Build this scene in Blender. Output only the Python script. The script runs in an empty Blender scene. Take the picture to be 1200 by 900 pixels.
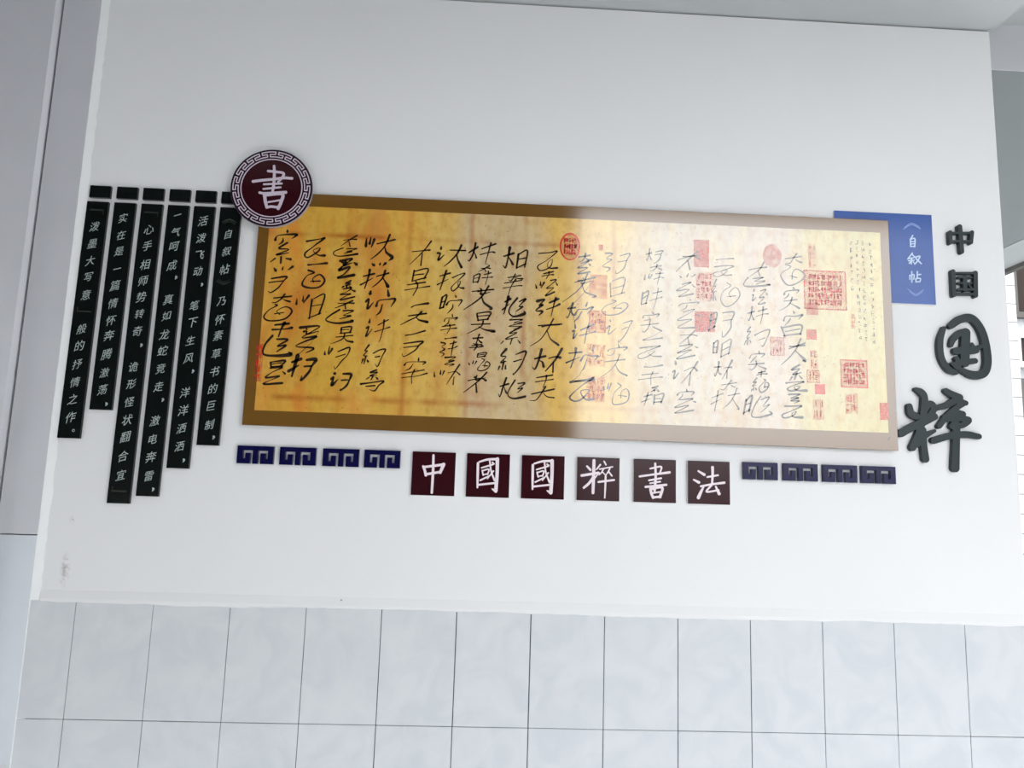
import bpy, bmesh, math, random
import numpy as np
from mathutils import Matrix, Vector

# ------------------------------------------------------------------ camera, sky, exposure
sc = bpy.context.scene
C = sc.collection
cam_d = bpy.data.cameras.new('camera')
cam = bpy.data.objects.new('camera', cam_d)
C.objects.link(cam)
cam_d.sensor_width = 36.0
cam_d.lens = 36.0 * 872.27 / 1200.0
cam_d.clip_start = 0.02
cam.matrix_world = (Matrix.Translation((1.045, -2.0732, 1.5158))
                    @ Matrix.Rotation(-0.04062, 4, 'Z')
                    @ Matrix.Rotation(math.pi / 2 + 0.14385, 4, 'X')
                    @ Matrix.Rotation(0.03158, 4, 'Z'))
sc.camera = cam
sc.view_settings.view_transform = 'Standard'
sc.view_settings.look = 'None'
sc.view_settings.exposure = -0.22
sc.view_settings.gamma = 1.0
sc.view_settings.use_curve_mapping = False

SKY = [(0.0, 1.8), (0.03, 2.6), (0.07, 4.8), (0.15, 5.2), (0.5, 6.0), (1.0, 6.0)]   # overcast sky: sine of elevation, radiance
SUN = 3.0  # strength of the added floor-bounce fill
SKY_TINT = (0.935, 0.968, 1.0)
w = bpy.data.worlds.new('overcast_sky')
sc.world = w
w.use_nodes = True
nt = w.node_tree
nt.nodes.clear()
o_ = nt.nodes.new('ShaderNodeOutputWorld')
bg = nt.nodes.new('ShaderNodeBackground')
tc = nt.nodes.new('ShaderNodeTexCoord')
sp = nt.nodes.new('ShaderNodeSeparateXYZ')
rp = nt.nodes.new('ShaderNodeValToRGB')
nt.links.new(tc.outputs['Generated'], sp.inputs[0])
nt.links.new(sp.outputs['Z'], rp.inputs[0])
el = rp.color_ramp.elements
while len(el) < len(SKY):
    el.new(0.5)
for e, (p, v) in zip(el, SKY):
    e.position = p
    e.color = (v / 6 * SKY_TINT[0], v / 6 * SKY_TINT[1], v / 6 * SKY_TINT[2], 1)
nt.links.new(rp.outputs[0], bg.inputs[0])
bg.inputs[1].default_value = 6.0
nt.links.new(bg.outputs[0], o_.inputs[0])

fill_sun_d = bpy.data.lights.new('fill_sun', 'SUN')
fill_sun_d.energy = SUN
fill_sun_d.angle = math.radians(6)
fill_sun_d.color = (1.0, 0.98, 0.95)
fill_sun = bpy.data.objects.new('fill_sun', fill_sun_d)
C.objects.link(fill_sun)
fill_sun.rotation_euler = Vector((-0.62, 0.55, -1.25)).to_track_quat('-Z', 'Y').to_euler()   # added fill from over the right shoulder; floor bounce brightens the lower wall

# ------------------------------------------------------------------ helpers
def nodes(name):
    m = bpy.data.materials.new(name)
    m.use_nodes = True
    n = m.node_tree.nodes
    b = n['Principled BSDF']
    return m, n, m.node_tree.links, b

def rgb(r, g, b):
    f = lambda c: (c / 255 / 12.92) if c / 255 <= 0.04045 else ((c / 255 + 0.055) / 1.055) ** 2.4
    return (f(r), f(g), f(b), 1)

def simple(name, col, rough=0.5, spec=0.5, var=0.06, scale=30, bump=0.0):
    m, n, l, b = nodes(name)
    t = n.new('ShaderNodeTexCoord')
    no = n.new('ShaderNodeTexNoise')
    no.inputs['Scale'].default_value = scale
    no.inputs['Detail'].default_value = 4
    l.new(t.outputs['Object'], no.inputs['Vector'])
    mx = n.new('ShaderNodeMix')
    mx.data_type = 'RGBA'
    mx.inputs[6].default_value = tuple(c * (1 - var) for c in col[:3]) + (1,)
    mx.inputs[7].default_value = tuple(min(1, c * (1 + var)) for c in col[:3]) + (1,)
    l.new(no.outputs['Fac'], mx.inputs[0])
    l.new(mx.outputs[2], b.inputs['Base Color'])
    b.inputs['Roughness'].default_value = rough
    b.inputs['Specular IOR Level'].default_value = spec
    if bump:
        bp = n.new('ShaderNodeBump')
        bp.inputs['Strength'].default_value = bump
        bp.inputs['Distance'].default_value = 0.002
        l.new(no.outputs['Fac'], bp.inputs['Height'])
        l.new(bp.outputs[0], b.inputs['Normal'])
    return m

def link(o, parent=None):
    C.objects.link(o)
    if parent is not None:
        o.parent = parent
    return o

def org(parent):
    v = Vector((0, 0, 0))
    while parent is not None:
        v += Vector(parent.location)
        parent = parent.parent
    return v

def obj(name, bm, mat, parent=None, smooth=False):
    """one mesh object from a bmesh given in world metres"""
    p = org(parent)
    bmesh.ops.translate(bm, verts=bm.verts, vec=-p)
    bmesh.ops.recalc_face_normals(bm, faces=bm.faces)
    me = bpy.data.meshes.new(name)
    bm.to_mesh(me)
    bm.free()
    if smooth:
        for f in me.polygons:
            f.use_smooth = True
    me.materials.append(mat)
    return link(bpy.data.objects.new(name, me), parent)

def box(bm, x0, x1, y0, y1, z0, z1, bevel=0.0):
    r = bmesh.ops.create_cube(bm, size=1.0)
    bmesh.ops.scale(bm, verts=r['verts'], vec=(x1 - x0, y1 - y0, z1 - z0))
    bmesh.ops.translate(bm, verts=r['verts'], vec=((x0 + x1) / 2, (y0 + y1) / 2, (z0 + z1) / 2))
    if bevel:
        es = list({e for v in r['verts'] for e in v.link_edges})
        bmesh.ops.bevel(bm, geom=es, offset=bevel, segments=2, affect='EDGES', profile=0.5)
    return bm

def boxes(*bs, bevel=0.0):
    bm = bmesh.new()
    for b in bs:
        box(bm, *b, bevel=bevel)
    return bm

def prism(pts, y0, y1, bevel=0.0):
    """a polygon given in wall metres (x, z), from depth y0 back to depth y1"""
    bm = bmesh.new()
    a = [bm.verts.new((x, y0, z)) for x, z in pts]
    b = [bm.verts.new((x, y1, z)) for x, z in pts]
    f0 = bm.faces.new(a)
    f1 = bm.faces.new(b[::-1])
    n = len(pts)
    for i in range(n):
        bm.faces.new((a[i], b[i], b[(i + 1) % n], a[(i + 1) % n]))
    bmesh.ops.recalc_face_normals(bm, faces=bm.faces)
    if bevel:
        fe = [e for e in bm.edges if all(abs(v.co.y - y0) < 1e-7 for v in e.verts)]
        bmesh.ops.bevel(bm, geom=fe, offset=bevel, segments=2, affect='EDGES', profile=0.5)
    bmesh.ops.triangulate(bm, faces=[f for f in bm.faces if len(f.verts) > 4])
    return bm

def empty(name, loc, label, cat, group=None):
    o = bpy.data.objects.new(name, None)
    o.empty_display_size = 0.02
    o.location = loc
    link(o)
    return tag(o, label, cat, group)

def tag(o, label, cat, group=None):
    o['label'] = label
    o['category'] = cat
    if group:
        o['group'] = group
    return o

def struct(name, bm, mat, label=None):
    o = obj(name, bm, mat)
    o['kind'] = 'structure'
    if label:
        o['label'] = label
    return o

def spline(pts, k=6):
    """Catmull-Rom through (x, z, half width)"""
    P = np.array(pts, float)
    if len(P) == 2:
        t = np.linspace(0, 1, 5)[:, None]
        return P[0] * (1 - t) + P[1] * t
    Q = np.vstack([2 * P[0] - P[1], P, 2 * P[-1] - P[-2]])
    res = []
    for i in range(1, len(Q) - 2):
        for s in np.arange(k) / k:
            a, b, c, d = Q[i - 1:i + 3]
            res.append(0.5 * (2 * b + (c - a) * s + (2 * a - 5 * b + 4 * c - d) * s * s + (3 * b - a - 3 * c + d) * s ** 3))
    res.append(P[-1])
    return np.array(res)

def brush_outline(strokes, step, smooth=True):
    """union of round brush strokes as closed outlines (signed distance field + marching squares)"""
    segs = []
    for s in strokes:
        q = spline(s) if (smooth and len(s) > 2) else np.array(s, float)
        segs += list(zip(q[:-1], q[1:]))
    A = np.array([s[0] for s in segs])
    B = np.array([s[1] for s in segs])
    m = max(A[:, 2].max(), B[:, 2].max()) + 3 * step
    lo = np.minimum(A[:, :2].min(0), B[:, :2].min(0)) - m
    hi = np.maximum(A[:, :2].max(0), B[:, :2].max(0)) + m
    nx, nz = (np.ceil((hi - lo) / step).astype(int) + 1)
    gx = lo[0] + np.arange(nx) * step
    gz = lo[1] + np.arange(nz) * step
    X, Z = np.meshgrid(gx, gz, indexing='ij')
    F = np.full(X.shape, 1e9)
    for a, b in zip(A, B):
        d = b[:2] - a[:2]
        L = d @ d + 1e-12
        t = np.clip(((X - a[0]) * d[0] + (Z - a[1]) * d[1]) / L, 0, 1)
        r = a[2] + (b[2] - a[2]) * t
        F = np.minimum(F, np.hypot(X - a[0] - t * d[0], Z - a[1] - t * d[1]) - np.maximum(r, 1e-5))
    F[np.abs(F) < 1e-9] = 1e-9
    nxt = {}
    pos = {}
    def cut(i, j, k, l):
        key = (i, j, k, l) if (i, j) < (k, l) else (k, l, i, j)
        if key not in pos:
            f0, f1 = F[key[0], key[1]], F[key[2], key[3]]
            t = f0 / (f0 - f1)
            pos[key] = (gx[key[0]] + t * (gx[key[2]] - gx[key[0]]), gz[key[1]] + t * (gz[key[3]] - gz[key[1]]))
        return key
    S = F < 0
    mixed = S[:-1, :-1].astype(int) + S[1:, :-1] + S[:-1, 1:] + S[1:, 1:]
    for i, j in zip(*np.where((mixed > 0) & (mixed < 4))):
        c = [(i, j), (i + 1, j), (i + 1, j + 1), (i, j + 1)]
        ent = []
        ext = []
        for k in range(4):
            p, q = c[k], c[(k + 1) % 4]
            if S[p] and not S[q]:
                ext.append((k, cut(*p, *q)))
            elif not S[p] and S[q]:
                ent.append((k, cut(*p, *q)))
        for k, e in ent:           # keep the inside on the left
            best = min(ext, key=lambda x: (x[0] - k) % 4)
            nxt[best[1]] = e
            ext.remove(best)
    loops = []
    while nxt:
        k0, k = next(iter(nxt.items()))
        loop = [k0]
        del nxt[k0]
        while k != k0 and k in nxt:
            loop.append(k)
            k = nxt.pop(k)
        if len(loop) > 5:
            loops.append([pos[q] for q in loop])
    return loops

def raised(loops, y_front, thick, bevel=0.0):
    """outlines with holes -> solid lettering, its front at y_front"""
    cu = bpy.data.curves.new('outline', 'CURVE')
    cu.dimensions = '2D'
    cu.fill_mode = 'BOTH'
    cu.extrude = thick / 2 - bevel
    cu.bevel_depth = bevel
    cu.bevel_resolution = 1
    cu.offset = -bevel
    for lp in loops:
        s = cu.splines.new('POLY')
        s.points.add(len(lp) - 1)
        for p, (x, z) in zip(s.points, lp):
            p.co = (x, z, 0, 1)
        s.use_cyclic_u = True
    ob = bpy.data.objects.new('outline', cu)
    C.objects.link(ob)
    dg = bpy.context.evaluated_depsgraph_get()
    me = bpy.data.meshes.new_from_object(ob.evaluated_get(dg))
    bm = bmesh.new()
    bm.from_mesh(me)
    bmesh.ops.transform(bm, matrix=Matrix(((1, 0, 0, 0), (0, 0, -1, y_front + thick / 2), (0, 1, 0, 0), (0, 0, 0, 1))), verts=bm.verts)
    bmesh.ops.remove_doubles(bm, verts=bm.verts, dist=1e-6)
    bpy.data.objects.remove(ob)
    bpy.data.curves.remove(cu)
    bpy.data.meshes.remove(me)
    return bm

def shift(strokes, o):
    return [[(x + o[0], z + o[1], r) for x, z, r in s] for s in strokes]

_glyph = {}
def glyph(ch):
    """outline of one printed character, about one unit high, centred on its own box"""
    if ch not in _glyph:
        cu = bpy.data.curves.new('text', 'FONT')
        cu.body = ch
        cu.resolution_u = 3
        ob = bpy.data.objects.new('text', cu)
        C.objects.link(ob)
        dg = bpy.context.evaluated_depsgraph_get()
        me = bpy.data.meshes.new_from_object(ob.evaluated_get(dg))
        v = np.array([tuple(p.co[:2]) for p in me.vertices])
        f = [tuple(p.vertices) for p in me.polygons]
        bpy.data.objects.remove(ob)
        bpy.data.curves.remove(cu)
        bpy.data.meshes.remove(me)
        c = (v.max(0) + v.min(0)) / 2
        _glyph[ch] = (v - c, f)
    return _glyph[ch]

def ribbon(bm, pts, y, k=6):
    """flat inked brush stroke on a sheet at depth y"""
    q = spline(pts, k)
    d = np.gradient(q[:, :2], axis=0)
    d /= (np.linalg.norm(d, axis=1)[:, None] + 1e-9)
    n = np.stack([-d[:, 1], d[:, 0]], 1)
    h = np.maximum(q[:, 2], 1e-4)[:, None]
    q0 = q[0, :2] - d[0] * h[0]
    q1 = q[-1, :2] + d[-1] * h[-1]
    L = [bm.verts.new((a[0], y, a[1])) for a in q[:, :2] + n * h]
    R = [bm.verts.new((a[0], y, a[1])) for a in q[:, :2] - n * h]
    s = bm.verts.new((q0[0], y, q0[1]))
    e = bm.verts.new((q1[0], y, q1[1]))
    bm.faces.new((s, R[0], L[0]))
    for i in range(len(q) - 1):
        bm.faces.new((L[i], R[i], R[i + 1], L[i + 1]))
    bm.faces.new((L[-1], R[-1], e))

def face_out(bm):
    """flat ink faces all look away from the wall"""
    for f in bm.faces:
        f.normal_update()
        if f.normal.y > 0:
            f.normal_flip()

def flat_obj(name, bm, mat, parent):
    p = org(parent)
    bmesh.ops.translate(bm, verts=bm.verts, vec=-p)
    face_out(bm)
    me = bpy.data.meshes.new(name)
    bm.to_mesh(me)
    bm.free()
    me.materials.append(mat)
    return link(bpy.data.objects.new(name, me), parent)

# ------------------------------------------------------------------ measured on the wall, in metres
STRIPS = [(-0.0905,1.622,[('T',2.2673),('泼',2.2182),('墨',2.1683),('大',2.1186),('写',2.0718),('意',2.0204),('B',1.973),('般',1.9235),('的',1.8767),('抒',1.825),('情',1.7751),('之',1.7281),('作',1.6787),('。',1.643)]),(-0.0148,1.702,[('实',2.247),('在',2.1968),('是',2.1494),('一',2.0986),('篇',2.0506),('情',1.9993),('怀',1.9508),('奔',1.9086),('腾',1.8559),('激',1.8042),('荡',1.757),('，',1.7187)]),(0.0605,1.4522,[('T',2.2671),('心',2.2167),('手',2.1691),('相',2.1144),('师',2.0675),('势',2.0208),('转',1.9721),('奇',1.9237),('，',1.8852),('诡',1.8231),('形',1.7756),('怪',1.7262),('状',1.6771),('翻',1.6306),('合',1.5787),('宜',1.5281),('B',1.4849)]),(0.1345,1.4735,[('一',2.2631),('气',2.2126),('呵',2.17),('成',2.1153),('，',2.0818),('真',2.0167),('如',1.9704),('龙',1.9171),('蛇',1.8714),('竞',1.8212),('走',1.7713),('，',1.736),('激',1.6774),('电',1.6274),('奔',1.5789),('雷',1.5273),('，',1.4931)]),(0.2073,1.5505,[('活',2.2489),('泼',2.1985),('飞',2.1484),('动',2.1012),('，',2.0641),('笔',2.0027),('下',1.954),('生',1.9031),('风',1.8527),('，',1.818),('洋',1.7575),('洋',1.7081),('洒',1.6589),('洒',1.6102),('，',1.5732)]),(0.281,1.6152,[('A',2.2524),('自',2.2135),('叙',2.1633),('帖',2.1104),('V',2.0723),('乃',2.0181),('怀',1.9658),('素',1.9206),('草',1.869),('书',1.8185),('的',1.7709),('巨',1.7237),('制',1.6713),('，',1.6382)])]
ZHONG = [[(-0.0021,0.1094,0.00322),(-0.0012,0.0625,0.00358),(-0.0019,0.0077,0.00322)],[(-0.0289,0.0787,0.00286),(-0.0234,0.0658,0.00358),(-0.0204,0.0545,0.00358)],[(-0.0279,0.0763,0.00334),(0.0004,0.0809,0.00334),(0.0268,0.0854,0.00367)],[(0.0268,0.0854,0.00473),(0.0184,0.0631,0.00387)],[(-0.0205,0.057,0.00334),(0.0184,0.0647,0.00334)]]
GUO = [[(-0.0285,0.0918,0.00343),(-0.0281,0.0583,0.00343),(-0.0277,0.0258,0.0024)],[(-0.0246,0.096,0.00238),(-0.0022,0.1029,0.00297),(0.0245,0.105,0.00357)],[(0.0245,0.105,0.00494),(0.0251,0.0641,0.00453),(0.023,0.0184,0.00494)],[(0.023,0.0172,0.00439),(0.013,0.023,0.00183)],[(-0.0178,0.0798,0.00229),(0.0127,0.0898,0.00229)],[(-0.0163,0.0725,0.00206),(-0.013,0.0596,0.00206)],[(-0.0155,0.0717,0.00206),(0.0016,0.0764,0.00206),(-0.0007,0.0624,0.00206)],[(-0.0134,0.0608,0.00183),(0.0,0.0641,0.00183)],[(-0.0206,0.0455,0.00229),(0.0043,0.0585,0.00229)],[(0.0037,0.0994,0.00229),(0.0084,0.0717,0.00229),(0.0187,0.0467,0.00274)],[(0.0145,0.0719,0.00229),(-0.0011,0.0502,0.00137)],[(0.0112,0.0955,0.00229),(0.0155,0.0916,0.00229)],[(-0.0251,0.0331,0.00274),(0.0214,0.0395,0.00274)]]
CUI = [[(-0.0313,0.0935,0.00267),(-0.022,0.0839,0.00334)],[(0.0053,0.0988,0.00262),(-0.0054,0.0853,0.00184)],[(-0.0458,0.0675,0.00358),(0.0006,0.0764,0.00358)],[(-0.0124,0.1098,0.0043),(-0.0129,0.0645,0.0043),(-0.0139,0.0211,0.00387)],[(-0.0134,0.0637,0.00358),(-0.0255,0.0469,0.00358),(-0.0394,0.0342,0.00322)],[(-0.0092,0.0626,0.00239),(-0.001,0.0723,0.00143)],[(0.016,0.1086,0.00215),(0.0211,0.0993,0.00215)],[(0.0038,0.0868,0.00191),(0.0395,0.0942,0.00191)],[(0.0146,0.0876,0.00191),(0.0089,0.0775,0.00191),(0.0023,0.0707,0.00134)],[(0.0118,0.0792,0.00167),(0.0215,0.0697,0.00167)],[(0.0321,0.089,0.00191),(0.0272,0.0797,0.00191),(0.0223,0.0722,0.00134)],[(0.0284,0.0814,0.00215),(0.0382,0.0694,0.00215)],[(0.001,0.0514,0.00286),(0.0441,0.0581,0.00286)],[(0.0207,0.0672,0.00262),(0.0202,0.041,0.00262),(0.019,0.0083,0.00184)]]
SHU = [[(0.0011,0.1072,0.00301),(0.0025,0.0701,0.00334),(-0.0003,0.0322,0.00334)],[(-0.0127,0.0927,0.00239),(0.0175,0.099,0.00239),(0.0146,0.082,0.00239)],[(-0.0422,0.0703,0.00286),(-0.0013,0.0773,0.00286),(0.0415,0.0841,0.00344)],[(-0.0159,0.0604,0.00262),(0.0176,0.0672,0.00262)],[(-0.0129,0.0523,0.00215),(0.0155,0.0577,0.00215)],[(-0.0254,0.042,0.0031),(0.0323,0.0496,0.0031)],[(-0.012,0.0376,0.00358),(-0.0094,0.0245,0.00358),(-0.0044,0.0132,0.00358)],[(-0.0111,0.0368,0.00358),(0.0206,0.0419,0.00358),(0.0148,0.0155,0.00394)],[(-0.0053,0.0259,0.00215),(0.0135,0.0293,0.00215)],[(-0.0044,0.0141,0.0031),(0.0156,0.0163,0.0031)]]
FA = [[(-0.0294,0.0904,0.00251),(-0.013,0.081,0.00394)],[(-0.0425,0.0661,0.00251),(-0.0283,0.0591,0.00394)],[(-0.0297,0.0171,0.00458),(-0.0225,0.033,0.00382),(-0.0123,0.0522,0.00153)],[(-0.0042,0.0747,0.00262),(0.0257,0.0806,0.00262)],[(0.0107,0.1021,0.00401),(0.0106,0.0793,0.00334),(0.0087,0.0545,0.00267)],[(-0.0225,0.0486,0.00286),(0.0104,0.0554,0.00286),(0.0433,0.0605,0.00344)],[(0.0087,0.0537,0.00262),(-0.0066,0.0343,0.00262),(0.0271,0.0394,0.00262)],[(0.0196,0.0487,0.00251),(0.0287,0.0296,0.0043)]]
DISC_SHU = [[(0.0026,0.1803,0.00345),(0.0051,0.1576,0.00383),(0.0058,0.1236,0.00383),(0.0031,0.0966,0.00306)],[(-0.0128,0.1647,0.00353),(0.0113,0.1631,0.00353),(0.0302,0.1603,0.00353),(0.029,0.1489,0.00353),(0.0176,0.1333,0.00283)],[(-0.0527,0.1314,0.00383),(-0.0239,0.1368,0.00383),(0.0024,0.1404,0.00383),(0.0313,0.1462,0.00383),(0.0553,0.146,0.00383)],[(-0.0216,0.1245,0.0028),(0.0278,0.1293,0.0028)],[(-0.0219,0.1104,0.0028),(0.0254,0.1178,0.0028)],[(-0.0316,0.0991,0.00353),(-0.0156,0.0977,0.00353),(0.0411,0.1036,0.00424)],[(-0.0179,0.0942,0.00442),(-0.0138,0.0747,0.00442),(-0.0084,0.0567,0.00398)],[(-0.0152,0.0929,0.00442),(0.0309,0.098,0.00442),(0.03,0.0741,0.00442),(0.0235,0.0546,0.00442)],[(-0.0056,0.0723,0.0025),(0.027,0.0795,0.0025)],[(-0.0071,0.0568,0.00353),(0.0033,0.0593,0.00353),(0.0219,0.0582,0.00353)]]
Z_SMALL = [[(0.0005,0.078,0.00671),(0.0023,0.001,0.00671)],[(-0.0297,0.059,0.00565),(-0.03,0.0274,0.00565)],[(0.037,0.0622,0.00565),(0.0317,0.0303,0.00565)],[(-0.0298,0.0566,0.00353),(0.0369,0.0597,0.00353)],[(-0.0302,0.0309,0.00353),(0.0329,0.0339,0.00353)]]
G_SMALL = [[(-0.028,0.0798,0.00649),(-0.0285,0.0092,0.00649)],[(0.04,0.0787,0.00649),(0.0366,0.0097,0.00649)],[(-0.0279,0.075,0.00325),(0.0399,0.078,0.00325)],[(-0.029,0.0123,0.00325),(0.0372,0.0145,0.00325)],[(-0.0135,0.0625,0.00307),(0.0271,0.0643,0.00307)],[(-0.0145,0.0452,0.00307),(0.0244,0.0469,0.00307)],[(-0.0156,0.0259,0.00361),(0.0301,0.0279,0.00361)],[(0.0072,0.0641,0.00649),(0.005,0.0268,0.00649)],[(0.0172,0.0422,0.00289),(0.0245,0.0321,0.00289)]]
G_BIG = [[(-0.057,0.1417,0.00643),(-0.0697,0.1046,0.00919),(-0.0692,0.0577,0.00919),(-0.0516,0.0234,0.00919),(-0.0286,0.0126,0.00735)],[(-0.0346,0.1503,0.00926),(-0.0049,0.1711,0.01157),(0.0281,0.1749,0.01157),(0.0532,0.145,0.01157),(0.0658,0.0983,0.01157),(0.0678,0.0455,0.01157),(0.054,0.0129,0.01157),(0.0212,0.0076,0.01157),(-0.0145,0.0219,0.00694)],[(-0.0377,0.0929,0.0062),(-0.029,0.1121,0.00885),(-0.0059,0.132,0.00885),(0.0106,0.1303,0.00708)],[(0.0077,0.1313,0.01362),(0.0045,0.0958,0.01362),(-0.0004,0.0429,0.01362)],[(-0.0251,0.0758,0.01021),(0.0017,0.0793,0.01021),(0.0344,0.0806,0.01021)],[(-0.0234,0.0537,0.00749),(-0.0184,0.0363,0.00749),(-0.0237,0.0274,0.00749),(-0.039,0.0384,0.00449)],[(-0.0303,0.0359,0.00817),(-0.0003,0.044,0.00817),(0.0307,0.0488,0.00817)],[(0.0236,0.0978,0.00524),(0.0317,0.0852,0.00749),(0.053,0.0931,0.00599)]]
C_BIG = [[(-0.0622,0.2249,0.006),(-0.0468,0.2168,0.00999),(-0.0383,0.1999,0.00999),(-0.0441,0.1538,0.00999),(-0.0562,0.1079,0.00999),(-0.08,0.0573,0.00999)],[(-0.0838,0.1752,0.00861),(-0.0801,0.1554,0.01076),(-0.0659,0.1473,0.01076)],[(-0.0451,0.1566,0.00922),(-0.0251,0.1843,0.00922),(-0.0116,0.1733,0.00922),(-0.0269,0.1487,0.00922),(-0.04,0.1426,0.00922)],[(-0.1105,0.0975,0.01114),(-0.082,0.1138,0.01114),(-0.0464,0.1309,0.01114),(-0.0118,0.1481,0.01002)],[(-0.067,0.0651,0.00817),(-0.0425,0.0913,0.00817),(-0.0139,0.1071,0.0049)],[(-0.0475,0.1082,0.00965),(-0.0468,0.0629,0.00965),(-0.044,0.0265,0.01062)],[(0.0261,0.2241,0.00799),(0.0426,0.2144,0.00999),(0.0656,0.206,0.00999)],[(0.0037,0.1756,0.0083),(0.0262,0.1821,0.00922),(0.0533,0.1963,0.00922),(0.0823,0.1905,0.00738)],[(0.0793,0.1898,0.00676),(0.0521,0.1745,0.00845),(0.0245,0.1506,0.00845),(0.0008,0.1212,0.00761)],[(0.0184,0.1458,0.00922),(0.0359,0.1453,0.00922),(0.0542,0.1602,0.00922),(0.0716,0.158,0.00922)],[(0.0713,0.1522,0.00845),(0.0531,0.1402,0.00845),(0.0375,0.1225,0.00845)],[(0.0563,0.146,0.00845),(0.0883,0.1426,0.00845),(0.0728,0.1283,0.00845),(0.0492,0.1218,0.00845)],[(-0.017,0.0798,0.00965),(0.0331,0.0951,0.00965),(0.08,0.1001,0.00965),(0.1158,0.0957,0.00772)],[(0.051,0.123,0.01114),(0.0466,0.0661,0.01114),(0.0409,0.004,0.01225)]]
BLUE_TEXT = [[(0.0878,0.2109,0.00181),(0.0808,0.2001,0.00181)],[(0.0797,0.1989,0.00181),(0.0797,0.1765,0.00181)],[(0.0797,0.1989,0.00201),(0.0936,0.201,0.00201),(0.0917,0.176,0.00201)],[(0.0811,0.1913,0.00161),(0.0918,0.1929,0.00161)],[(0.0807,0.1843,0.00161),(0.0915,0.1858,0.00161)],[(0.0804,0.1766,0.00161),(0.0918,0.1778,0.00161)],[(0.0839,0.1565,0.00201),(0.0693,0.1377,0.00201)],[(0.083,0.1523,0.00181),(0.0909,0.1446,0.00181)],[(0.0735,0.1393,0.00181),(0.0881,0.1427,0.00181)],[(0.0714,0.1322,0.00181),(0.0888,0.1351,0.00181)],[(0.0812,0.1417,0.00201),(0.0789,0.1232,0.00201)],[(0.0728,0.1246,0.00161),(0.0764,0.129,0.00161)],[(0.0851,0.1304,0.00161),(0.0886,0.1254,0.00161)],[(0.0926,0.1447,0.00201),(0.1062,0.1477,0.00201),(0.0979,0.1327,0.00201),(0.0899,0.1233,0.00201)],[(0.0942,0.1402,0.00221),(0.1093,0.1256,0.00221)],[(0.0728,0.0883,0.00176),(0.0726,0.0755,0.00176)],[(0.0728,0.0872,0.00176),(0.0856,0.0906,0.00176),(0.0843,0.0767,0.00176)],[(0.0795,0.1,0.00196),(0.0784,0.0675,0.00196)],[(0.0964,0.1007,0.00196),(0.0947,0.0799,0.00196)],[(0.0952,0.0903,0.00176),(0.1063,0.0929,0.00176)],[(0.0906,0.079,0.00176),(0.0907,0.0687,0.00176)],[(0.0905,0.0784,0.00176),(0.1043,0.0803,0.00176),(0.1028,0.0699,0.00176)],[(0.0908,0.069,0.00176),(0.1028,0.0706,0.00176)]]
BLUE_MARKS = [[(0.0604,0.2297,0.00145),(0.086,0.2443,0.00145),(0.1117,0.2332,0.00145)],[(0.0641,0.2355,0.00096),(0.0862,0.2492,0.00096),(0.1093,0.239,0.00096)],[(0.065,0.0455,0.00141),(0.0883,0.0314,0.00141),(0.1119,0.0462,0.00141)],[(0.0688,0.0388,0.00094),(0.0881,0.0273,0.00094),(0.1099,0.0399,0.00094)]]
COLUMNS = [(0.4715,2.2326,1.7844,5,1.0),(0.5563,2.2191,1.8017,5,1.15),(0.6494,2.2235,1.772,7,0.9),(0.7416,2.233,1.7753,6,1.0),(0.8535,2.2131,1.7985,5,0.95),(0.9469,2.2124,1.7948,6,0.85),(1.0335,2.2216,1.7813,7,0.95),(1.123,2.2157,1.7654,6,1.0),(1.2196,2.2126,1.7641,6,1.0),(1.3191,2.202,1.7629,6,1.0),(1.4188,2.2169,1.7617,5,0.75),(1.5238,2.227,1.7654,7,0.75),(1.6195,2.2238,1.7496,6,0.8),(1.7278,2.2186,1.7607,6,0.8),(1.8263,2.195,1.7377,7,0.85),(1.9308,2.2281,1.7413,6,1.0)]
SEALS = [(1.2828,2.2184,0.0591,0.0815,'o',1),(2.0271,2.1221,0.1261,0.1172,'f',0.55),(2.1043,1.8797,0.0796,0.0815,'f',0.7),(1.9833,1.9891,0.0299,0.03,'b',0.6),(1.9888,1.9172,0.0223,0.0545,'l',0.5),(1.985,1.8677,0.0371,0.0369,'f',0.5),(2.0037,1.8317,0.0296,0.0294,'b',0.8),(1.9971,1.7729,0.032,0.0583,'l',0.6),(2.0938,1.7935,0.0371,0.0586,'l',0.55),(2.1871,1.7749,0.0248,0.0488,'b',0.6),(1.665,2.2156,0.045,0.082,'b',0.5),(1.6744,2.1168,0.0547,0.086,'l',0.45),(1.6738,2.0138,0.0592,0.0599,'b',0.5),(1.3659,2.1032,0.0515,0.0703,'b',0.25),(1.365,2.0009,0.0487,0.0644,'f',0.3),(1.364,1.9049,0.0532,0.0635,'l',0.3),(1.3631,1.8077,0.0528,0.0723,'l',0.35),(1.8733,2.2175,0.0555,0.0721,'d',0.25),(1.883,1.9502,0.0421,0.0546,'f',0.25),(1.3716,2.2199,0.0124,0.0179,'b',0.6),(1.9878,2.0646,0.0351,0.0354,'b',0.4),(2.1072,2.0343,0.0151,0.0454,'l',0.4),(0.4277,1.8463,0.0209,0.1048,'l',0.9),(1.9921,2.2229,0.0253,0.0774,'l',0.3)]
NOTES = [(2.1079,2.2801,2.1179,7),(2.1257,2.2811,1.9748,15),(2.1433,2.2793,1.9705,15),(2.1659,2.2778,1.9639,15)]

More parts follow.
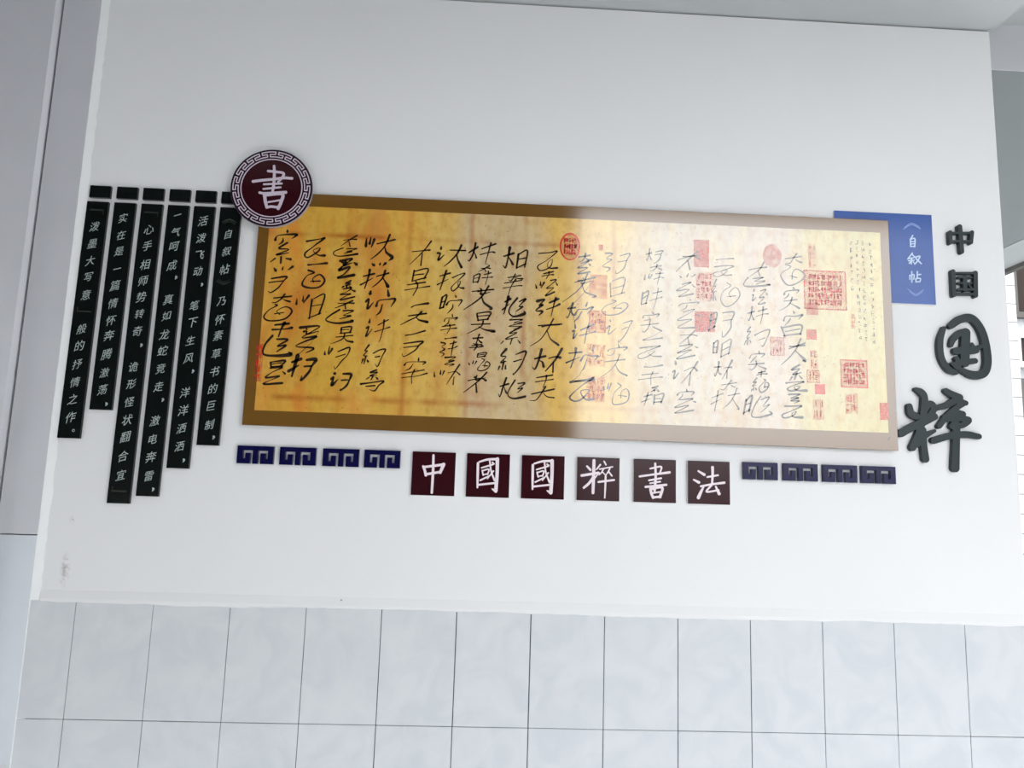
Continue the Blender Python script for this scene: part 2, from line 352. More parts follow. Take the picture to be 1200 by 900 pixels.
# ------------------------------------------------------------------ materials
def plaster():
    m, n, l, b = nodes('white_plaster')
    t = n.new('ShaderNodeTexCoord')
    big = n.new('ShaderNodeTexNoise')
    big.inputs['Scale'].default_value = 2.5
    big.inputs['Detail'].default_value = 5
    l.new(t.outputs['Object'], big.inputs['Vector'])
    mx = n.new('ShaderNodeMix')
    mx.data_type = 'RGBA'
    mx.inputs[6].default_value = (0.79, 0.79, 0.80, 1)
    mx.inputs[7].default_value = (0.83, 0.83, 0.835, 1)
    l.new(big.outputs['Fac'], mx.inputs[0])
    col = mx.outputs[2]
    # scuffs low on the wall: position, size, strength, noise scale
    for (x, z, sx, sz, k, ns) in ((-0.040, 1.274, 0.015, 0.05, 0.55, 80), (-0.036, 1.407, 0.009, 0.010, 0.5, 120),
                                  (0.6906, 1.2150, 0.0035, 0.003, 0.9, 10), (1.524, 1.373, 0.006, 0.006, 0.3, 60)):
        mp = n.new('ShaderNodeMapping')
        mp.inputs['Location'].default_value = (-x / sx, 0, -z / sz)
        mp.inputs['Scale'].default_value = (1 / sx, 0.0, 1 / sz)
        l.new(t.outputs['Object'], mp.inputs['Vector'])
        ln = n.new('ShaderNodeVectorMath')
        ln.operation = 'LENGTH'
        l.new(mp.outputs[0], ln.inputs[0])
        mr = n.new('ShaderNodeMapRange')
        mr.inputs['From Min'].default_value = 1.0
        mr.inputs['From Max'].default_value = 0.3
        mr.inputs['To Max'].default_value = k
        l.new(ln.outputs['Value'], mr.inputs['Value'])
        nn = n.new('ShaderNodeTexNoise')
        nn.inputs['Scale'].default_value = ns
        nn.inputs['Detail'].default_value = 3
        l.new(t.outputs['Object'], nn.inputs['Vector'])
        r2 = n.new('ShaderNodeMapRange')
        r2.inputs['From Min'].default_value = 0.42 if ns > 20 else 0.0
        r2.inputs['From Max'].default_value = 0.62 if ns > 20 else 0.1
        l.new(nn.outputs['Fac'], r2.inputs['Value'])
        mu = n.new('ShaderNodeMath')
        mu.operation = 'MULTIPLY'
        l.new(mr.outputs[0], mu.inputs[0])
        l.new(r2.outputs[0], mu.inputs[1])
        m2 = n.new('ShaderNodeMix')
        m2.data_type = 'RGBA'
        m2.inputs[7].default_value = (0.22, 0.17, 0.17, 1)
        l.new(mu.outputs[0], m2.inputs[0])
        l.new(col, m2.inputs[6])
        col = m2.outputs[2]
    l.new(col, b.inputs['Base Color'])
    b.inputs['Roughness'].default_value = 0.75
    b.inputs['Specular IOR Level'].default_value = 0.25
    fine = n.new('ShaderNodeTexNoise')
    fine.inputs['Scale'].default_value = 14
    fine.inputs['Detail'].default_value = 6
    l.new(t.outputs['Object'], fine.inputs['Vector'])
    bp = n.new('ShaderNodeBump')
    bp.inputs['Strength'].default_value = 0.12
    bp.inputs['Distance'].default_value = 0.004
    l.new(fine.outputs['Fac'], bp.inputs['Height'])
    l.new(bp.outputs[0], b.inputs['Normal'])
    return m

def marble_tile():
    m, n, l, b = nodes('pale_wall_tile')
    t = n.new('ShaderNodeTexCoord')
    no = n.new('ShaderNodeTexNoise')
    no.inputs['Scale'].default_value = 9
    no.inputs['Detail'].default_value = 8
    no.inputs['Distortion'].default_value = 1.2
    l.new(t.outputs['Object'], no.inputs['Vector'])
    r = n.new('ShaderNodeValToRGB')
    e = r.color_ramp.elements
    e[0].position, e[0].color = 0.36, (0.60, 0.625, 0.655, 1)
    e[1].position, e[1].color = 0.64, (0.665, 0.68, 0.705, 1)
    x = e.new(0.5)
    x.color = (0.635, 0.655, 0.68, 1)
    l.new(no.outputs['Fac'], r.inputs[0])
    l.new(r.outputs[0], b.inputs['Base Color'])
    b.inputs['Roughness'].default_value = 0.35
    b.inputs['Specular IOR Level'].default_value = 0.3
    return m

def aged_paper():
    m, n, l, b = nodes('aged_amber_print')
    t = n.new('ShaderNodeTexCoord')
    s = n.new('ShaderNodeSeparateXYZ')
    l.new(t.outputs['Object'], s.inputs[0])
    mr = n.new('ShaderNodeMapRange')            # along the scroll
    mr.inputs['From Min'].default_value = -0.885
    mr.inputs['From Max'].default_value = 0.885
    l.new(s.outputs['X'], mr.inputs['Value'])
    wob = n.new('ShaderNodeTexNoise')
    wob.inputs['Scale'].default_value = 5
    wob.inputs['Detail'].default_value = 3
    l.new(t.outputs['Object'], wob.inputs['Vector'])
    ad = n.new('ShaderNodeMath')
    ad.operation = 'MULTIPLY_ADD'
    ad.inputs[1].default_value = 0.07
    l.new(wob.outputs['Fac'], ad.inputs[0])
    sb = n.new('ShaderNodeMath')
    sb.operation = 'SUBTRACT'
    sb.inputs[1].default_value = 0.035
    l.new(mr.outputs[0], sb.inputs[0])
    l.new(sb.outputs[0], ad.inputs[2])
    r = n.new('ShaderNodeValToRGB')
    stops = PAPER
    e = r.color_ramp.elements
    while len(e) < len(stops):
        e.new(0.5)
    for q, (p, c) in zip(e, stops):
        q.position = p
        q.color = rgb(*c)
    l.new(ad.outputs[0], r.inputs[0])
    col = r.outputs[0]
    def over(fac, c, col):
        m2 = n.new('ShaderNodeMix')
        m2.data_type = 'RGBA'
        m2.inputs[7].default_value = rgb(*c)
        l.new(fac, m2.inputs[0])
        l.new(col, m2.inputs[6])
        return m2.outputs[2]
    def noise(scale, lo, hi, top, sx=1, sz=1):
        mp = n.new('ShaderNodeMapping')
        mp.inputs['Scale'].default_value = (sx, 1, sz)
        l.new(t.outputs['Object'], mp.inputs['Vector'])
        q = n.new('ShaderNodeTexNoise')
        q.inputs['Scale'].default_value = scale
        q.inputs['Detail'].default_value = 6
        l.new(mp.outputs[0], q.inputs['Vector'])
        k = n.new('ShaderNodeMapRange')
        k.inputs['From Min'].default_value = lo
        k.inputs['From Max'].default_value = hi
        k.inputs['To Max'].default_value = top
        l.new(q.outputs['Fac'], k.inputs['Value'])
        return k.outputs[0]
    def mul(a, bb):
        q = n.new('ShaderNodeMath')
        q.operation = 'MULTIPLY'
        l.new(a, q.inputs[0])
        l.new(bb, q.inputs[1])
        return q.outputs[0]
    def band(sock, a, bb, c, d):
        q = n.new('ShaderNodeMapRange')
        q.inputs['From Min'].default_value, q.inputs['From Max'].default_value = a, bb
        l.new(sock, q.inputs['Value'])
        k = n.new('ShaderNodeMapRange')
        k.inputs['From Min'].default_value, k.inputs['From Max'].default_value = d, c
        l.new(sock, k.inputs['Value'])
        return mul(q.outputs[0], k.outputs[0])
    col = over(noise(7, 0.48, 0.75, 0.30), (186, 138, 44), col)             # brown mottling
    col = over(noise(30, 0.5, 0.8, 0.35, 1, 0.2), (240, 214, 130), col)      # pale laid streaks
    left = n.new('ShaderNodeMapRange')
    left.inputs['From Min'].default_value, left.inputs['From Max'].default_value = 0.42, 0.0
    l.new(mr.outputs[0], left.inputs['Value'])
    col = over(mul(noise(6, 0.5, 0.68, 0.7, 1.6, 0.5), left.outputs[0]), (200, 92, 34), col)   # rust stains at the left end
    z = s.outputs['Z']
    soft = n.new('ShaderNodeMapRange')
    soft.inputs['From Min'].default_value, soft.inputs['From Max'].default_value = 0.75, 0.1
    soft.inputs['To Min'].default_value = 0.12
    l.new(mr.outputs[0], soft.inputs['Value'])
    col = over(noise(45, 0.45, 0.75, 0.4, 1, 0.7), (176, 116, 40), col)     # fine grain
    col = over(mul(noise(11, 0.52, 0.7, 0.6, 1.4, 0.6), left.outputs[0]), (226, 128, 44), col)
    for (a, bb, c, d) in ((0.540, 0.550, 0.552, 0.563), (0.072, 0.083, 0.086, 0.098)):   # worn lines along top and bottom
        col = over(mul(mul(band(z, a, bb, c, d), noise(9, 0.38, 0.6, 0.75, 1, 0.3)), soft.outputs[0]), (168, 86, 26), col)
    for x in (-0.66, -0.485, -0.31, -0.155, 0.0, 0.10):                     # joins between the sheets
        col = over(mul(band(s.outputs['X'], x - 0.012, x - 0.001, x + 0.001, x + 0.012), noise(6, 0.4, 0.62, 0.5, 1, 0.8)), (170, 88, 20), col)
    col = over(noise(120, 0.66, 0.74, 0.5), (110, 60, 20), col)             # fly specks
    l.new(col, b.inputs['Base Color'])
    gloss(b)
    return m

def gloss(b):
    b.inputs['Roughness'].default_value = 0.11
    b.inputs['Specular IOR Level'].default_value = PRINT_SPEC
    b.inputs['IOR'].default_value = 1.6

def printed(name, col, var=0.05, scale=20):
    m = simple(name, col, 0.11, PRINT_SPEC, var, scale)
    m.node_tree.nodes['Principled BSDF'].inputs['IOR'].default_value = 1.6
    return m

PRINT_SPEC = 1.0
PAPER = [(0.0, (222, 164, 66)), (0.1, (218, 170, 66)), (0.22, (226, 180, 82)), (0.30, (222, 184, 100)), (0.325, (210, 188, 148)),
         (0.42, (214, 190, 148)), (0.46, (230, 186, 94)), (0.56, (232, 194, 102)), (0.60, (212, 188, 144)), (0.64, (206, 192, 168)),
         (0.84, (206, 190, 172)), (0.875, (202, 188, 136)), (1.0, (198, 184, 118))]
M = {}
M['plaster'] = plaster()
M['bead'] = simple('corner_bead_paint', (0.95, 0.96, 0.965, 1), 0.7, 0.2, 0.03, 60, 0.2)
M['tile'] = marble_tile()
M['grout'] = simple('dark_grout', (0.12, 0.12, 0.13, 1), 0.9, 0.1, 0.5, 40)
M['far'] = simple('grey_white_wall', (0.62, 0.62, 0.64, 1), 0.7, 0.2, 0.05, 3)
M['fartile'] = simple('bluish_wall_tile', (0.68, 0.71, 0.74, 1), 0.4, 0.3, 0.04, 6)
M['conc'] = simple('painted_ceiling', (0.52, 0.54, 0.54, 1), 0.8, 0.2, 0.08, 3)
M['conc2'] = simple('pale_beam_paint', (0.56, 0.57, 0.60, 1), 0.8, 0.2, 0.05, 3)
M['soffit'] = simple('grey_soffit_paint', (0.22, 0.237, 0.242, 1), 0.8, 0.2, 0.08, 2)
M['edge_band'] = simple('pale_soffit_edge', (0.38, 0.40, 0.405, 1), 0.8, 0.2, 0.05, 3)
M['floor'] = simple('bright_bounce_paving', (0.74, 0.74, 0.74, 1), 0.7, 0.2, 0.08, 4)  # unseen floor made bright to bounce light onto the lower wall
M['dimceil'] = simple('unseen_dark_ceiling', (0.2, 0.2, 0.2, 1), 0.8, 0.2, 0.05, 3)  # dark tone chosen to dim the top of the wall
M['ground'] = simple('outdoor_paving', (0.3, 0.3, 0.29, 1), 0.8, 0.2, 0.15, 4)
M['dim'] = simple('dark_render', (0.12, 0.115, 0.11, 1), 0.9, 0.1, 0.1, 2)  # dark enough that the unseen wall adds little to reflections
M['slate'] = simple('green_black_acrylic', rgb(13, 19, 18), 0.15, 0.3, 0.15, 12)
M['ink_white'] = simple('pale_grey_lettering', rgb(172, 182, 180), 0.5, 0.2, 0.25, 90)
M['ink_dim'] = simple('dim_grey_bracket', rgb(46, 52, 47), 0.4, 0.2, 0.2, 60)
M['pvc'] = simple('white_foam_board', (0.78, 0.77, 0.78, 1), 0.6, 0.3, 0.02, 40)
M['pvcshade'] = simple('shaded_foam_board', (0.40, 0.38, 0.41, 1), 0.6, 0.3, 0.02, 40)  # foam board darkened to stand for shading on its edge
M['maroon'] = simple('maroon_print', rgb(50, 13, 20), 0.12, 0.26, 0.12, 10)
M['purple'] = simple('dark_purple_print', rgb(38, 20, 36), 0.2, 0.4, 0.1, 10)
M['pinkwhite'] = simple('pinkish_white_lettering', rgb(238, 224, 230), 0.5, 0.2, 0.04, 60)
M['mauve'] = simple('pale_mauve_print', rgb(205, 190, 204), 0.4, 0.2, 0.06, 60)
M['navy'] = simple('navy_acrylic', rgb(12, 12, 62), 0.16, 0.25, 0.1, 20)
M['char'] = simple('charcoal_foam', rgb(36, 46, 49), 0.38, 0.35, 0.08, 60)
M['mount'] = printed('brown_mount_print', rgb(116, 80, 27), 0.10, 8)
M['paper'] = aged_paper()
M['ink'] = printed('black_brush_ink', rgb(44, 30, 16), 0.4, 60)
M['blue'] = simple('blue_cover_print', rgb(56, 90, 162), 0.14, 0.35, 0.16, 14)
M['bluetext'] = simple('pale_blue_lettering', rgb(205, 222, 244), 0.5, 0.2, 0.04, 60)
M['bluemark'] = simple('mid_blue_bracket', rgb(138, 165, 214), 0.4, 0.3, 0.06, 60)
M['window'] = simple('dark_window_glass', rgb(50, 42, 38), 0.35, 0.1, 0.3, 4)
M['white'] = simple('white_facade_tile', (0.55, 0.56, 0.57, 1), 0.5, 0.3, 0.03, 5)

def seal_ink(k):
    key = 'seal%.2f' % k
    if key not in M:
        a = rgb(226, 66, 46)
        m, n, l, b = nodes('red_seal_ink')
        t = n.new('ShaderNodeTexCoord')
        no = n.new('ShaderNodeTexNoise')
        no.inputs['Scale'].default_value = 70
        no.inputs['Detail'].default_value = 4
        l.new(t.outputs['Object'], no.inputs['Vector'])
        r = n.new('ShaderNodeMapRange')
        r.inputs['From Min'].default_value, r.inputs['From Max'].default_value = 0.3, 0.7
        r.inputs['To Min'].default_value, r.inputs['To Max'].default_value = max(0, k - 0.22), min(1, k + 0.22)
        l.new(no.outputs['Fac'], r.inputs['Value'])
        tr = n.new('ShaderNodeBsdfTransparent')
        mixs = n.new('ShaderNodeMixShader')
        l.new(r.outputs[0], mixs.inputs[0])
        l.new(tr.outputs[0], mixs.inputs[1])
        l.new(b.outputs[0], mixs.inputs[2])
        l.new(mixs.outputs[0], n['Material Output'].inputs['Surface'])
        b.inputs['Base Color'].default_value = a
        gloss(b)
        M[key] = m
    return M[key]

# ------------------------------------------------------------------ the setting
X0, X1, ZT, ZD = -0.124, 2.583, 2.982, 1.2
struct('wall_back', boxes((X0 + 0.028, X1, 0.0, 0.24, ZD, ZT), (X0 + 0.028, X1, 0.006, 0.24, 0.0, ZD)), M['plaster'], 'white plaster wall carrying the calligraphy display')

def corner_bead():
    rnd = random.Random(4)
    bm = bmesh.new()
    rows = []
    zs = np.linspace(0, ZT, 120)
    for z in zs:
        e = X0 + 0.028 + rnd.uniform(-0.0015, 0.002)
        f = X0 + rnd.uniform(-0.0005, 0.0005)
        rows.append([bm.verts.new((f, 0.24, z)), bm.verts.new((f, 0.004, z)), bm.verts.new((f + 0.005, -0.0022, z)),
                     bm.verts.new((e, -0.0012, z)), bm.verts.new((e + 0.001, 0.004, z)), bm.verts.new((e + 0.001, 0.24, z))])
    for a, b in zip(rows[:-1], rows[1:]):
        for i in range(6):
            bm.faces.new((a[i], a[(i + 1) % 6], b[(i + 1) % 6], b[i]))
    bm.faces.new(rows[0])
    bm.faces.new(rows[-1])
    return bm
struct('trim_1', corner_bead(), M['bead'], 'white patched corner edge at the left of the plaster wall')

def tiles():
    rnd = random.Random(9)
    bm = bmesh.new()
    n = 14
    gx = [0.2 * i for i in range(-1, n)]
    for r, (za, zb) in enumerate(((0.9, 1.196), (0.6, 0.9), (0.3, 0.6), (0.0, 0.3))):
        for i in range(len(gx)):
            a = gx[i] if i else X0 + 0.006
            b = gx[i + 1] if i + 1 < len(gx) else X1
            b = min(b, X1)
            if b - a < 0.01:
                continue
            ga = 0.0007 + (0.0005 if i in (5, 6, 7, 9) else 0.0) + rnd.uniform(0, 0.0004)
            gz = 0.0006 + rnd.uniform(0, 0.0003)
            box(bm, a + ga, b - ga * 0.8, -0.003, 0.004, za + gz, zb - gz, bevel=0.0008)
    return bm
struct('trim_2', tiles(), M['tile'], 'dado of pale grey rectangular wall tiles below the plaster')
struct('trim_3', boxes((X0 + 0.006, X1, 0.0, 0.0058, 0.0, 1.1975)), M['grout'], 'dark grout joints between the dado tiles')

def paint_edge():
    """uneven white paint line over the top of the tiles"""
    rnd = random.Random(2)
    bm = bmesh.new()
    N = 160
    xs = np.linspace(X0 + 0.03, X1, N)
    rows = []
    off = 0.0
    for i, x in enumerate(xs):
        off = 0.7 * off + rnd.uniform(-0.0012, 0.0012)
        drip = 0.0
        zb = 1.193 + off - 0.0015 * math.sin(x * 5)
        rows.append([bm.verts.new(v) for v in ((x, 0.0005, 1.225), (x, -0.0004, 1.221), (x, -0.0046, 1.201), (x, -0.0042, zb), (x, -0.002, zb - 0.002))])
    for a, b in zip(rows[:-1], rows[1:]):
        for i in range(4):
            bm.faces.new((a[i], a[i + 1], b[i + 1], b[i]))
    return bm
struct('trim_4', paint_edge(), M['plaster'], 'uneven line of white paint along the top of the tiles')

struct('ceiling', boxes((X0, 2.60, -1.5, 0.24, ZT + 0.005, ZT + 0.18), (-4.0, X0, -1.5, 0.24, ZT + 0.32, ZT + 0.5), (2.60, 6.5, -1.5, 0.24, ZT + 0.046, ZT + 0.18)), M['conc'], 'painted ceiling slab over the wall')  # front depth and left piece, both unseen, set to hold back sky light
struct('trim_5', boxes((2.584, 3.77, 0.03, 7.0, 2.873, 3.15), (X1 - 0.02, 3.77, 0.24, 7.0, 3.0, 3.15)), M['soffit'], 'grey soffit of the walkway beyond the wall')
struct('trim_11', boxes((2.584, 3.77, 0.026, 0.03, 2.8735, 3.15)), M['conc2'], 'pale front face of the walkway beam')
struct('trim_6', boxes((3.77, 4.03, 0.03, 7.0, 2.868, 3.15)), M['edge_band'], 'paler band along the edge of the walkway soffit')  # paler colour along the outer edge
struct('trim_12', boxes((4.015, 4.05, 0.03, 7.0, 2.845, 2.868)), M['dim'], 'dark strip standing in for shade under the walkway soffit edge')  # thin dark box in place of shade along the soffit edge
struct('floor', boxes((-6.0, 9.0, -3.5, 2.45, -0.1, 0.0)), M['floor'])
struct('ground', boxes((-30, 40, -40, -3.5, -0.12, -0.02), (-30, 40, 2.45, 40, -0.12, -0.02), (9.0, 40, -3.5, 2.45, -0.12, -0.02), (-30, -6.0, -3.5, 2.45, -0.12, -0.02)), M['ground'], 'grey paving outside')
struct('wall_left', boxes((-1.61, X0 + 1.4, 2.25, 2.45, 1.2, 6.2), (-4.0, -1.625, 2.19, 2.45, 1.2, 6.2)), M['far'], 'grey white wall further back past the left corner')
struct('trim_7', boxes((-1.61, X0 + 1.4, 2.246, 2.45, 0.0, 1.194), (-4.0, -1.625, 2.186, 2.45, 0.0, 1.194)), M['fartile'], 'bluish tiled dado of the wall further back')
struct('wall_front', boxes((-6.0, 1.72, -3.5, -3.2, 1.2, 4.1), (4.75, 9.0, -3.5, -3.2, 0.0, 4.1), (1.72, 4.75, -3.5, -3.2, 3.72, 4.1)), M['dim'], 'dark wall with a wide opening behind the viewer, and a low gap added to light the display wall')  # low gap under the left part added to brighten the lower wall
struct('trim_8', boxes((-6.0, 9.0, -3.5, -1.5, 4.0, 4.15), (-6.0, 9.0, -1.65, -1.5, ZT + 0.046, 4.0)), M['dimceil'], 'unseen dark ceiling added in front of the wall to dim its top')  # added ceiling and upstand keep light off the wall top
struct('wall_right', boxes((6.3, 6.6, -3.2, 0.6, 0.0, 4.0)), M['dim'])  # unseen wall added to cut down the sky fill
struct('trim_9', boxes((-4.0, X1, 0.24, 2.45, 6.0, 6.2)), M['conc'], 'unseen slab added over the space behind the wall to block the sky')  # added roof keeps the wall further back from being over-lit
struct('trim_10', boxes((-4.0, 6.5, 0.0, 0.24, ZT + 0.18, 6.0)), M['far'], 'unseen wall added above the ceiling slab to stop sky light')  # added to close the gap where sky light spilled over
struct('wall_side', boxes((-4.2, -4.0, -3.2, 0.24, 0.0, 6.0), (-4.2, -4.0, 0.24, 2.45, 2.8, 6.0)), M['far'])  # unseen wall added to limit and bounce side light, open low at the back

# ------------------------------------------------------------------ building seen past the right end of the wall
B = empty('building', (5.6, 4.0, 0.0), 'white tiled building with dark windows, seen past the right end of the wall', 'building')
def pier():
    m, n, l, b = nodes('white_strip_tile')
    t = n.new('ShaderNodeTexCoord')
    s = n.new('ShaderNodeSeparateXYZ')
    l.new(t.outputs['Object'], s.inputs[0])
    md = n.new('ShaderNodeMath')
    md.operation = 'PINGPONG'
    md.inputs[1].default_value = 0.0815
    l.new(s.outputs['Z'], md.inputs[0])
    lt = n.new('ShaderNodeMath')
    lt.operation = 'LESS_THAN'
    lt.inputs[1].default_value = 0.005
    l.new(md.outputs[0], lt.inputs[0])
    mx = n.new('ShaderNodeMix')
    mx.data_type = 'RGBA'
    mx.inputs[6].default_value = (0.56, 0.57, 0.58, 1)
    mx.inputs[7].default_value = (0.16, 0.165, 0.17, 1)
    l.new(lt.outputs[0], mx.inputs[0])
    l.new(mx.outputs[2], b.inputs['Base Color'])
    b.inputs['Roughness'].default_value = 0.5
    return m
M['strip'] = pier()
obj('pier', boxes((5.0, 5.63, 4.0, 4.4, 0.0, 4.6)), M['strip'], B)
obj('wall', boxes((5.63, 9.0, 4.12, 4.4, 0.0, 4.6)), M['white'], B)
for za, zb in ((3.16, 4.0), (2.72, 3.03), (1.5, 2.62)):
    f = obj('window', boxes((5.64, 5.70, 4.06, 4.12, za, zb), (6.9, 6.96, 4.06, 4.12, za, zb), (5.70, 6.9, 4.06, 4.12, za, za + 0.05), (5.70, 6.9, 4.06, 4.12, zb - 0.05, zb), (6.27, 6.32, 4.06, 4.12, za + 0.05, zb - 0.05)), M['dim'] if zb != 3.03 else M['white'], B)
    obj('pane', boxes((5.70, 6.9, 4.08, 4.119, za + 0.05, zb - 0.05)), M['window'], f)

# ------------------------------------------------------------------ the large calligraphy panel
PX, PZ = 1.31, 1.669
P = empty('calligraphy_panel', (PX, 0, PZ), 'wide amber calligraphy panel with a brown border at the centre of the wall', 'wall panel')
PF = -0.0205
obj('mount', prism([(0.396, 1.6735), (2.2246, 1.6645), (2.2236, 2.3425), (0.396, 2.341)], -0.020, -0.0085, 0.0008), M['mount'], P)
obj('hanging_batten', boxes((0.55, 1.95, -0.0085, 0.0, 2.20, 2.24), (0.55, 1.95, -0.0085, 0.0, 1.76, 1.80)), M['pvc'], P)
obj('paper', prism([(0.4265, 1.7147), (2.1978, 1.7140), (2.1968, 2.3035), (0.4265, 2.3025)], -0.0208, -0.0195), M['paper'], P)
inkY = -0.0211

def loop_(cx, cz, rx, rz, a0, a1, r, k=7, tilt=0.0):
    out = []
    for i in range(k):
        a = a0 + (a1 - a0) * i / (k - 1)
        x, z = rx * math.cos(a), rz * math.sin(a)
        out.append((cx + x * math.cos(tilt) - z * math.sin(tilt), cz + x * math.sin(tilt) + z * math.cos(tilt), r * (0.7 + 0.5 * math.sin(math.pi * i / (k - 1) + 0.4))))
    return out

PIECES = {   # invented brush pieces in a unit box: x, z, pressure
    'bar': [[(-.45, -.05, .9), (-.1, .0, .6), (.46, .08, 1.3)]],
    'bars': [[(-.36, .32, .8), (.3, .42, 1.0)], [(-.42, .0, .7), (.1, .05, .6), (.42, .1, 1.1)], [(.04, .5, 1.2), (.0, .1, .8), (-.05, -.45, .5)]],
    'hookbar': [[(-.42, .16, 1.2), (.05, .26, .8), (.42, .3, 1.3), (.3, -.05, .8), (.12, -.42, .9), (-.06, -.3, .3)], [(-.2, -.05, .7), (.14, .02, .9)]],
    'dots': [[(-.4, .3, .5), (-.3, .05, 1.5)], [(.05, .42, .5), (.08, .12, 1.3)], [(.42, .35, 1.3), (.24, .02, .4)]],
    'roof': [[(.0, .5, .6), (.08, .3, 1.4)], [(-.46, -.1, 1.3), (-.36, .14, .6), (.1, .16, .8), (.44, .16, 1.2), (.3, -.12, .3)], [(-.1, .0, .6), (-.16, -.3, .9), (-.36, -.5, .3)]],
    'knot': [[(-.38, .28, 1.1), (.1, .34, .7), (.34, .3, 1.1), (-.05, .02, .5), (-.34, -.2, .9), (-.2, -.42, .8), (.1, -.3, .9), (.2, -.05, .5), (.0, -.1, .4), (.12, -.36, .7), (.46, -.44, 1.4)]],
    'wrap': [[(-.2, .46, 1.0), (-.02, .3, .8), (-.28, .12, .5), (-.42, -.2, .9), (-.16, -.46, .9), (.28, -.4, 1.0), (.44, -.06, 1.1), (.24, .18, .8), (.02, .06, .5), (.06, -.2, .8)], [(-.1, -.08, .5), (.26, -.14, .9)]],
    'fall': [[(.1, .5, 1.2), (0, .1, .9), (-.2, -.2, .7), (-.48, -.48, .3)], [(0, .1, .5), (.2, -.2, .9), (.5, -.42, 1.6), (.42, -.46, .4)], [(-.36, .22, .7), (.38, .3, 1.0)]],
    'zig': [[(-.3, .42, 1.3), (.3, .4, .9), (-.15, .1, .5), (.28, .02, 1), (-.25, -.25, .5), (.3, -.3, 1), (.02, -.5, .3)]],
    'stem': [[(.02, .52, 1.5), (.0, .1, 1), (-.04, -.5, .6)], [(-.4, .22, .7), (.44, .3, 1.1)], [(-.44, -.18, 1.0), (.4, .02, .3)]],
    'cross': [[(-.4, .1, .8), (.4, .2, 1.1)], [(.05, .5, 1.3), (.0, 0, .9), (-.15, -.4, .7), (-.36, -.3, .3)], [(.05, .04, .4), (.24, -.16, .8), (.46, -.34, 1.3)]],
    'sweep': [[(-.2, .45, 1.1), (-.42, .1, .9), (-.44, -.25, .8), (-.1, -.45, 1), (.48, -.36, 1.6), (.4, -.28, .4)], [(-.06, .3, .8), (.3, .32, 1.0), (.0, .02, .5), (.3, .0, .9), (.02, -.22, .5)]],
    'box': [[(-.3, .3, 1.3), (-.26, -.35, .9)], [(-.28, .28, .7), (.32, .36, 1.1), (.28, -.3, 1.0)], [(-.24, .02, .6), (.26, .06, .8)], [(-.26, -.32, .7), (.34, -.26, 1.0)]],
    'double': [[(-.2, .4, .8), (.25, .46, 1), (.0, .2, .5), (-.3, -.05, .9), (.2, 0, .8), (-.02, -.25, .5), (-.25, -.46, .9), (.4, -.4, 1.3)], [(.3, .24, .5), (.42, .1, 1.3)]],
    'tick': [[(-.2, .5, .6), (-.1, .34, 1.4)], [(-.3, .1, 1.2), (-.1, .14, .7), (-.12, -.3, 1.0), (.36, -.02, .3)]],
    'silk': [[(.1, .5, 1.3), (-.22, .24, .8), (.12, .2, .6), (-.2, -.06, .8), (.22, -.02, .5)], [(-.02, -.08, 1.0), (-.02, -.42, .8)], [(-.24, -.22, 1.1), (-.32, -.4, .4)], [(.18, -.2, .5), (.3, -.36, 1.2)]],
    'tail': [[(-.3, .34, .8), (.26, .4, 1.1), (.2, .1, .8), (.1, -.2, 1.0), (-.2, -.48, .6), (-.3, -.35, .3)], [(-.3, .08, .7), (.16, .12, .7)]],
    'slant': [[(.35, .5, 1.3), (.05, .1, .9), (-.4, -.4, .4)], [(-.35, .15, .6), (.1, .2, .7), (.4, .1, 1.4)], [(.02, .02, .8), (.1, -.45, 1.0)]],
}
TOPS = ['dots', 'cross', 'bars', 'roof', 'box', 'slant', 'zig', 'bar', 'roof', 'silk']
LOWS = ['wrap', 'fall', 'sweep', 'knot', 'box', 'double', 'tail', 'cross', 'hookbar', 'bars', 'silk']
SIDES = ['stem', 'tick', 'cross', 'dots', 'zig', 'silk', 'stem', 'box']
BODIES = ['double', 'knot', 'box', 'fall', 'hookbar', 'wrap', 'slant', 'sweep', 'tail', 'bars', 'roof']

def cursive(rnd, cx, cz, w, h, r):
    """an invented running-script figure in a w x h box: brush pieces put together, each bent at random"""
    S = []
    def put(kind, x0, x1, z0, z1, k=1.0):
        bend, sh = rnd.uniform(-.12, .12), rnd.uniform(-.05, .15)
        for s in PIECES[kind]:
            q = []
            for a, b, p in s:
                a2 = a + rnd.uniform(-.06, .06) + bend * b
                b2 = b + rnd.uniform(-.06, .06) + sh * a
                x = x0 + (a2 + .5) * (x1 - x0)
                z = z0 + (b2 + .5) * (z1 - z0)
                q.append((cx + (x + .16 * z) * w, cz + z * h + .08 * x * w, r * k * max(.35, p * rnd.uniform(.8, 1.2))))
            S.append(q)
    lay = rnd.random()
    if lay < .42:
        m = rnd.uniform(-.08, .22)
        put(rnd.choice(TOPS), -.36, .36, m - .04, .5)
        put(rnd.choice(LOWS), -.48, .48, -.5, m)
    elif lay < .72:
        m = rnd.uniform(-.2, .02)
        put(rnd.choice(SIDES), -.52, m - .04, -.36, .46, 1.15)
        put(rnd.choice(BODIES), m - .02, .52, -.5, .44)
    elif lay < .86:
        put(rnd.choice(TOPS), -.3, .3, .2, .52)
        put(rnd.choice(SIDES), -.5, -.08, -.5, .18)
        put(rnd.choice(BODIES), -.06, .5, -.5, .2)
    else:
        put(rnd.choice(['knot', 'double', 'zig', 'wrap', 'fall', 'slant']), -.5, .5, -.5, .5, 1.1)
        if rnd.random() < .6:
            put(rnd.choice(['bar', 'tick']), -.3, .4, .1, .4)
    return S

